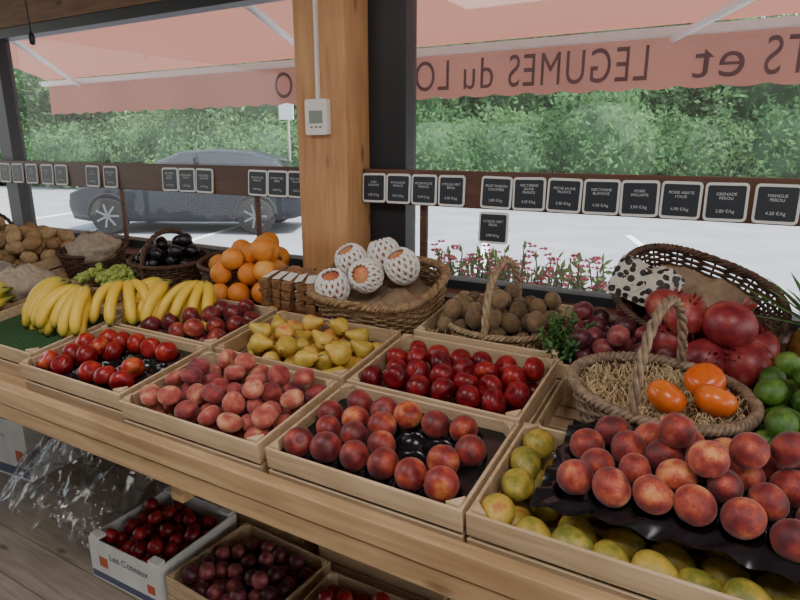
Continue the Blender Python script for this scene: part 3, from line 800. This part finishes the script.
NAMES = ["KAKI\nESPAGNE", "KIWI JAUNE\nFRANCE", "PECHE PLATE\nFRANCE", "CITRON VERT\nBRESIL", "FRUIT PASSION\nCOLOMBIE", "NECTARINE\nJAUNE\nFRANCE", "PECHE JAUNE\nFRANCE", "NECTARINE\nBLANCHE", "POIRE\nWILLIAMS", "POIRE ABATE\nITALIE", "GRENADE\nPEROU", "MANGUE\nPEROU", "FRUIT\nPASSION\nVIETNAM"]
PR = ["5.90 €/kg", "4.50 €/kg", "3.99 €/kg", "6.90 €/kg", "2.80 €/kg", "4.20 €/kg"]
def rrect(w, h, r, n=5):
    P = []
    for cx, cz, a0 in ((w / 2 - r, h / 2 - r, 0), (-w / 2 + r, h / 2 - r, PI / 2), (-w / 2 + r, -h / 2 + r, PI), (w / 2 - r, -h / 2 + r, 1.5 * PI)):
        for i in range(n + 1):
            a = a0 + PI / 2 * i / n; P.append((cx + r * math.cos(a), cz + r * math.sin(a)))
    return P
def plate(mb, w, h, r, y0, y1, mat):
    P = rrect(w, h, r); n = len(P)
    V = [(a, y0, b) for a, b in P] + [(a, y1, b) for a, b in P]
    F = [tuple(range(n)), tuple(range(2 * n - 1, n - 1, -1))] + [(i, n + i, n + (i + 1) % n, (i + 1) % n) for i in range(n)]
    mb.add(V, F, mat, False)
def label(X, z, i, w=.107, h=.108):
    mb = MB(); plate(mb, w, h, .012, -.006, 0, 0); plate(mb, w - .014, h - .016, .006, -.0075, -.005, 1)
    o = mb.build("price_label", [M['white'], M['slate']], Matrix.Translation((X, 1.948, z)) @ Euler((-.06, random.uniform(-.02, .02), 0)).to_matrix().to_4x4())
    for (body, size, zz) in ((NAMES[i % len(NAMES)], .0115, .016), (PR[i % len(PR)], .0125, -.026)):
        cu = bpy.data.curves.new("label_text", 'FONT'); cu.body = body; cu.size = size; cu.align_x = 'CENTER'; cu.align_y = 'CENTER'
        t = bpy.data.objects.new("label_text", cu); COL.objects.link(t); t.parent = o
        t.matrix_local = Matrix.Translation((0, -.0085, zz)) @ Matrix.Rotation(PI / 2, 4, 'X'); cu.materials.append(M['chalk'])
LZ = 1.393
xs = [-1.235, -1.129, -1.022, -.913, -.746, -.632, -.516, -.401, -.289, -.175, -.058, .065, .185, .30, .42]
for i, x in enumerate(xs): label(x, LZ, i, .110 if x > -.8 else .102)
label(-.752, 1.273, 3)
for i, x in enumerate([-1.82, -1.71, -1.602, -2.367, -2.255, -2.14, -2.956, -2.81, -3.23, -3.36, -3.51, -3.65, -3.78, -3.95]): label(x, LZ, i + 2)

mb = MB(); plate(mb, .098, .125, .008, -.024, 0, 0); plate(mb, .060, .045, .003, -.0255, -.02, 1)
for x in (-.02, 0, .02): addbox(mb, (x, -.0245, -.035), (.01, .003, .006), 2)
lohi(mb, (-.006, -.012, .0625), (.006, 0, .95), 0)
o = mb.build("thermostat", [M['white'], plain("lcd_green", (.25, .30, .27), .3), M['grey']], Matrix.Translation((-1.405, 1.8445, 1.648)))
# hanging cord near the ceiling on the left
mb = MB(); v, f = tube([(-3.05, 1.75, 2.6), (-3.04, 1.75, 2.35), (-3.0, 1.75, 2.2), (-2.99, 1.75, 2.05)], .004, 6); mb.add(v, f)
v, f = revolve([(0, -.03), (.012, -.025), (.014, 0), (.01, .02), (0, .03)], 12); mb.add(v + np.array((-2.99, 1.75, 2.03)), f)
mb.build("hanging_pull_cord", [M['frame']])
# ------------------------------------------------------------------ outside
asph = plain("asphalt", (.29, .30, .33), .9, var=.14, scale=1.2, bump=.1)
mb = MB(); lohi(mb, (-60, 2.2, -.05), (40, 60, -.005)); mb.build("parking_ground", [asph])
mb = MB()
paint = plain("road_paint", (.9, .9, .88), .7)
for i in range(9):
    x = -14 + i * 2.6; addbox(mb, (x, 9.0, 0.0), (.12, 4.6, .006), 0, (0, 0, .35))
addbox(mb, (-4, 6.2, 0), (26, .12, .006), 0)
mb.build("parking_lines", [paint])
AW, nt, p = newmat("awning_fabric"); out = nt.nodes["Material Output"]
df = nt.nodes.new("ShaderNodeBsdfDiffuse"); df.inputs[0].default_value = (.47, .20, .155, 1); tl = nt.nodes.new("ShaderNodeBsdfTranslucent"); tl.inputs[0].default_value = (.46, .20, .15, 1)
ms = nt.nodes.new("ShaderNodeMixShader"); ms.inputs[0].default_value = .30
nt.links.new(df.outputs[0], ms.inputs[1]); nt.links.new(tl.outputs[0], ms.inputs[2]); nt.links.new(ms.outputs[0], out.inputs[0])
mb = MB(); nx, ny = 60, 14; V = []; F = []
for j in range(ny):
    v = j / (ny - 1)
    for i in range(nx):
        u = i / (nx - 1); x = -6.5 + 11 * u
        V.append((x, 2.25 + 1.65 * v, 2.78 - .58 * v - .02 * math.sin(PI * v) + .008 * math.sin(x * 5) * math.sin(PI * v)))
for j in range(ny - 1):
    for i in range(nx - 1): F.append((j * nx + i, j * nx + i + 1, (j + 1) * nx + i + 1, (j + 1) * nx + i))
mb.add(V, F, 0, True)
nx = 440; V = []; F = []
for i in range(nx):
    x = -6.5 + 11 * i / (nx - 1); sc = .018 * abs(math.sin(x * PI / .22))
    V += [(x, 3.91, 2.19), (x, 3.915 + .01 * math.sin(x * 6), 2.0), (x, 3.915 + .015 * math.sin(x * 6), 1.875 - sc)]
for i in range(nx - 1):
    for k in range(2): F.append((i * 3 + k, i * 3 + 3 + k, i * 3 + 4 + k, i * 3 + 1 + k))
mb.add(V, F, 0, True)
lohi(mb, (-6.5, 3.83, 2.135), (4.5, 3.895, 2.18), 1)
def arm(a, b, r=.022):
    v, f = tube([a, b], r, 8); mb.add(v, f, 1)
arm((-.48, 3.86, 2.12), (.26, 2.22, 2.14)); arm((-5.9, 3.86, 2.13), (-4.1, 2.22, 2.22)); arm((-2.9, 3.86, 2.13), (-2.2, 2.22, 2.25)); arm((3.5, 3.86, 2.13), (2.5, 2.22, 2.2))
aw = mb.build("awning", [AW, plain("awning_metal", (.9, .9, .9), .4)])
TX = plain("awning_letter", (.11, .035, .035), .8)
def word(body, x0, x1, cap=.20):
    cu = bpy.data.curves.new("awning_letters", 'FONT'); cu.body = body; cu.size = 1; cu.align_x = 'CENTER'; cu.space_character = 1.12
    t = bpy.data.objects.new("awning_letters", cu); COL.objects.link(t); t.parent = aw
    cu.materials.append(TX)
    bpy.context.view_layer.update()
    wdt = max(v[0] for v in t.bound_box) - min(v[0] for v in t.bound_box)
    t.matrix_local = Matrix.Translation(((x0 + x1) / 2, 3.895, 1.912)) @ Matrix.Rotation(PI, 4, 'Z') @ Matrix.Rotation(PI / 2, 4, 'X') @ Matrix.Diagonal((abs(x1 - x0) / wdt, cap / .72, 1, 1))
word("FRUITS", -.02, .62); word("et", -.36, -.11); word("LEGUMES", -1.44, -.60); word("du", -1.76, -1.55); word("LOCAL", -2.55, -1.86); word("BIO", -3.4, -3.0)

LEAF, nt, p = newmat("tree_leaves"); out = nt.nodes["Material Output"]
a = nt.nodes.new("ShaderNodeAttribute"); a.attribute_name = "rnd"; r = nt.nodes.new("ShaderNodeValToRGB")
tc = nt.nodes.new("ShaderNodeTexCoord"); nz = nt.nodes.new("ShaderNodeTexNoise"); nz.inputs["Scale"].default_value = .55; nz.inputs["Detail"].default_value = 4
ma = nt.nodes.new("ShaderNodeMath"); ma.operation = 'MULTIPLY_ADD'; ma.inputs[1].default_value = 2.2; ma.inputs[2].default_value = -.88
mc = nt.nodes.new("ShaderNodeMath"); mc.operation = 'MULTIPLY_ADD'; mc.inputs[1].default_value = .45
nt.links.new(tc.outputs["Object"], nz.inputs["Vector"]); nt.links.new(nz.outputs["Fac"], ma.inputs[0]); nt.links.new(a.outputs["Fac"], mc.inputs[0]); nt.links.new(ma.outputs[0], mc.inputs[2])
r.color_ramp.elements[0].color = (.04, .13, .05, 1); r.color_ramp.elements[1].color = (.25, .44, .19, 1)
df = nt.nodes.new("ShaderNodeBsdfDiffuse"); tl = nt.nodes.new("ShaderNodeBsdfTranslucent"); ms = nt.nodes.new("ShaderNodeMixShader"); ms.inputs[0].default_value = .5
nt.links.new(mc.outputs[0], r.inputs["Fac"]); nt.links.new(r.outputs["Color"], df.inputs[0]); nt.links.new(r.outputs["Color"], tl.inputs[0])
nt.links.new(df.outputs[0], ms.inputs[1]); nt.links.new(tl.outputs[0], ms.inputs[2]); nt.links.new(ms.outputs[0], out.inputs[0])
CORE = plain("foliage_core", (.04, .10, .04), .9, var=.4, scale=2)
def leafblob(name, blobs, per, size, trunk=True, seed=1):
    g = np.random.default_rng(seed); Vs = []; Rs = []; mb = MB()
    for (cx, cy, cz, rx, rz) in blobs:
        d = g.normal(size=(per, 3)); d /= np.linalg.norm(d, axis=1)[:, None]
        d = d[(d[:, 1] < .5)]; q = len(d)
        rr = g.uniform(.84, 1.10, q)[:, None]
        lump = 1 + .16 * np.sin(d[:, :1] * 9 + cx) * np.sin(d[:, 2:3] * 8 + cy) + .08 * np.sin(d[:, :1] * 21 + cy) * np.sin(d[:, 2:3] * 19 + cx)
        C = d * rr * lump * np.array((rx, rx, rz)) + np.array((cx, cy, cz))
        ok = C[:, 2] > .05; C = C[ok]; n = len(C)
        A = g.normal(size=(n, 3)); A /= np.linalg.norm(A, axis=1)[:, None]
        B = np.cross(A, g.normal(size=(n, 3))); B /= np.linalg.norm(B, axis=1)[:, None]
        s = g.uniform(.6, 1.3, n)[:, None] * size
        Q = np.stack([C - A * s, C + B * s * .45, C + A * s, C - B * s * .45], 1)
        Vs.append(Q.reshape(-1, 3)); Rs.append(np.repeat(g.random(n), 4))
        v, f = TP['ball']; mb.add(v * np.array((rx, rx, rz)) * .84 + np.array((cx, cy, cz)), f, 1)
        if trunk:
            v, f = tube([(cx, cy, 0), (cx + .1, cy, cz)], [.18, .12], 8); mb.add(v, f, 2)
    V = np.concatenate(Vs); n = len(V) // 4
    o0 = mb.n; mb.V.append(V); mb.LC.append(V); mb.R.append(np.concatenate(Rs))
    idx = (np.arange(n)[:, None] * 4 + np.arange(4)[None, :] + o0)
    mb.F.extend([tuple(q) for q in idx.tolist()]); mb.MI.extend([0] * n); mb.SM.extend([False] * n); mb.n += len(V)
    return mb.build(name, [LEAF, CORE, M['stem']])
random.seed(4)
bl = []
for i in range(22):
    t = i / 21; x = -38 + 48 * t; y = 11.5 + 8.5 * t
    bl.append((x, y + random.uniform(-1, 1), random.uniform(.9, 1.5), random.uniform(1.5, 2.3), random.uniform(1.2, 1.9)))
leafblob("hedge", bl, 5500, .08, False, 3)
bl = []
for i in range(20):
    t = i / 19; x = -42 + 54 * t; y = 14.5 + 9 * t
    bl.append((x + random.uniform(-1, 1), y + random.uniform(-1.5, 1), random.uniform(3.0, 4.8), random.uniform(2.2, 3.4), random.uniform(2.4, 3.6)))
leafblob("trees", bl, 8500, .11, True, 5)
mb = MB(); v, f = tube([(-8.6, 10.2, 0), (-8.6, 10.2, 2.4)], .03, 10); mb.add(v, f, 0); addbox(mb, (-8.6, 10.15, 2.25), (.38, .02, .38), 1)
mb.build("street_sign", [M['grey'], M['white']])
# flower bush
g = np.random.default_rng(2); mb = MB()
PINK = plain("pink_petals", (.80, .18, .32), .6, var=.3, scale=20)
for i in range(210):
    bx, by = g.uniform(-.52, .52), g.uniform(-.2, .2); h = g.uniform(.60, 1.0)
    P = [(bx, by, 0), (bx + .03, by, h * .5), (bx + g.uniform(-.08, .08), by + g.uniform(-.08, .08), h)]
    v, f = tube(P, .004, 4); mb.add(v, f, 0)
    for q in range(26):
        t = g.uniform(.4, 1); c = np.array(P[0]) * (1 - t) + np.array(P[2]) * t; R = rotm(*g.uniform(-2, 2, 3))
        V = np.array([(0, 0, 0), (.03, -.012, .004), (.065, 0, 0), (.03, .012, .004)]) @ R.T + c; mb.add(V, [(0, 1, 2, 3)], 2, False)
    for q in range(2):
        c = np.array(P[2]) + g.uniform(-.05, .05, 3)
        for k in range(5):
            a_ = 2 * PI * k / 5; R = rotm(g.uniform(-.3, .3) + .8, g.uniform(-.3, .3), a_)
            V = np.array([(0, 0, 0), (.012, -.01, .006), (.026, 0, .008), (.012, .01, .006)]) @ R.T + c; mb.add(V, [(0, 1, 2, 3)], 1, False)
mb.build("flowering_bush", [M['greenleaf'], PINK, plain("bush_leaf", (.24, .42, .12), .6)], gm(-1.0, 3.0, 0))

# ------------------------------------------------------------------ car
def car(M4):
    body = plain("car_paint", (.010, .014, .022), .35, .0); body.node_tree.nodes["Principled BSDF"].inputs["Specular IOR Level"].default_value = .3
    glass = plain("car_glass", (.02, .025, .03), .08); tyre = plain("tyre", (.012, .012, .012), .8); rimm = plain("alloy", (.22, .22, .24), .35, .8); lamp = plain("car_lamp", (.7, .7, .7), .2)
    mb = MB()
    ST = [(-2.15, .38, .60, .62, .66, .60), (-2.05, .26, .70, .73, .78, .70), (-1.75, .22, .80, .84, .86, .74), (-1.2, .22, .88, .93, .89, .74), (-.95, .22, .92, .99, .90, .72), (-.45, .22, .94, 1.30, .90, .62), (-.1, .22, .95, 1.43, .90, .60), (.5, .22, .96, 1.47, .90, .60), (1.1, .22, .97, 1.43, .90, .59), (1.6, .24, .98, 1.30, .89, .58), (1.95, .28, .97, 1.02, .86, .66), (2.10, .32, .90, .94, .80, .66), (2.15, .40, .72, .76, .72, .6)]
    V = []; F = []; MI = []
    for (x, zb, zt, zr, w, wr) in ST:
        m_ = (zb + zt) / 2
        half = [(w * .92, zb), (w, zb + .12), (w * 1.0, m_), (w * .97, zt - .02), (wr + (w - wr) * .78, zt + (zr - zt) * .12), (wr + .02, zr - (zr - zt) * .12), (wr * .8, zr), (0, zr + .015)]
        V += [(x, -a, b) for a, b in half] + [(x, a, b) for a, b in half[-2::-1]]
    n = 15
    for i in range(len(ST) - 1):
        for k in range(n - 1):
            F.append((i * n + k, i * n + k + 1, (i + 1) * n + k + 1, (i + 1) * n + k))
            gls = k in (4, 9) and 4 <= i <= 9
            if 4 <= i <= 5 and k in (5, 6, 7, 8): gls = True
            if i == 9 and k in (5, 6, 7, 8): gls = True
            MI.append(1 if gls else 0)
        F.append((i * n + n - 1, i * n, (i + 1) * n, (i + 1) * n + n - 1)); MI.append(0)
    F.append(tuple(range(n))[::-1]); MI.append(0); F.append(tuple((len(ST) - 1) * n + k for k in range(n))); MI.append(0)
    mb.add(V, F, 0, True); mb.MI = MI
    for x in (-1.33, 1.30):
        for s in (-1, 1):
            pr = [(0, -.11), (.22, -.11), (.30, -.10), (.33, -.06), (.33, .06), (.30, .10), (.22, .11), (0, .11)]
            v, f = revolve(pr, 28); v = v @ rotm(PI / 2, 0, 0).T; mb.add(v + np.array((x, s * .82, .33)), f, 2, False)
            for k in range(7):
                a_ = 2 * PI * k / 7
                addbox(mb, (x + .11 * math.cos(a_), s * .94, .33 + .11 * math.sin(a_)), (.20, .012, .035), 3, (0, -a_, 0))
            P = [(x + .21 * math.cos(t), s * .94, .33 + .21 * math.sin(t)) for t in np.linspace(0, 2 * PI, 28)[:-1]]
            v, f = tube(P, .014, 6, True); mb.add(v, f, 3)
            P = [(x + .38 * math.cos(t), s * .89, .33 + .38 * math.sin(t)) for t in np.linspace(0, PI, 16)]
            v, f = tube(P, .025, 6); mb.add(v, f, 2)
    for s in (-1, 1):
        addbox(mb, (-2.06, s * .6, .64), (.12, .26, .10), 4); addbox(mb, (2.08, s * .68, .8), (.1, .16, .14), 4)
        addbox(mb, (-.62, s * .98, 1.0), (.12, .16, .1), 0); addbox(mb, (.35, s * .905, .62), (.01, .01, .55), 2); addbox(mb, (.30, s * .78, 1.2), (.05, .12, .38), 0, (s * -.55, 0, 0))
    return mb.build("car", [body, glass, tyre, rimm, lamp], M4)
car(gm(-9.1, 8.1, 0, .50))

# ------------------------------------------------------------------ lights
wd = bpy.data.worlds.new("World"); SC.world = wd; wd.use_nodes = True; nt = wd.node_tree
bg = nt.nodes["Background"]; sky = nt.nodes.new("ShaderNodeTexSky"); sky.sky_type = 'NISHITA'; sky.sun_disc = False; sky.sun_elevation = math.radians(50); sky.sun_rotation = math.radians(70); sky.air_density = 1.5; sky.dust_density = 3
mx = nt.nodes.new("ShaderNodeMix"); mx.data_type = 'RGBA'; mx.inputs[0].default_value = .45; mx.inputs[7].default_value = (6, 6, 6, 1)
nt.links.new(sky.outputs[0], mx.inputs[6]); nt.links.new(mx.outputs[2], bg.inputs["Color"])
bg.inputs["Strength"].default_value = .45
sl = bpy.data.lights.new("sun", 'SUN'); sl.energy = 9.0; sl.angle = .01; sl.color = (1, .96, .90)
so = bpy.data.objects.new("sun", sl); COL.objects.link(so); d = -Vector((.75, .12, 1.1)); so.rotation_euler = d.to_track_quat('-Z', 'Y').to_euler()
for (x, y, e) in ((-1.6, .0, 24), (.4, -.1, 22)):  # unseen area fills added under the ceiling to brighten the produce, no fixtures
    al = bpy.data.lights.new("interior_fill", 'AREA'); al.energy = e; al.size = .9; al.color = (1, .97, .93)
    ao = bpy.data.objects.new("interior_fill", al); COL.objects.link(ao); ao.location = (x, y, 2.55)

cam = bpy.data.cameras.new("camera"); cam.lens = 27.0; cam.sensor_width = 36; cam.clip_start = .02; cam.clip_end = 300
co = bpy.data.objects.new("camera", cam); COL.objects.link(co); SC.camera = co
pch = math.radians(14.5); yaw = math.radians(30)
fwd = Vector((-math.sin(yaw) * math.cos(pch), math.cos(yaw) * math.cos(pch), -math.sin(pch)))
co.location = (0, 0, 1.55); co.rotation_euler = fwd.to_track_quat('-Z', 'Y').to_euler()
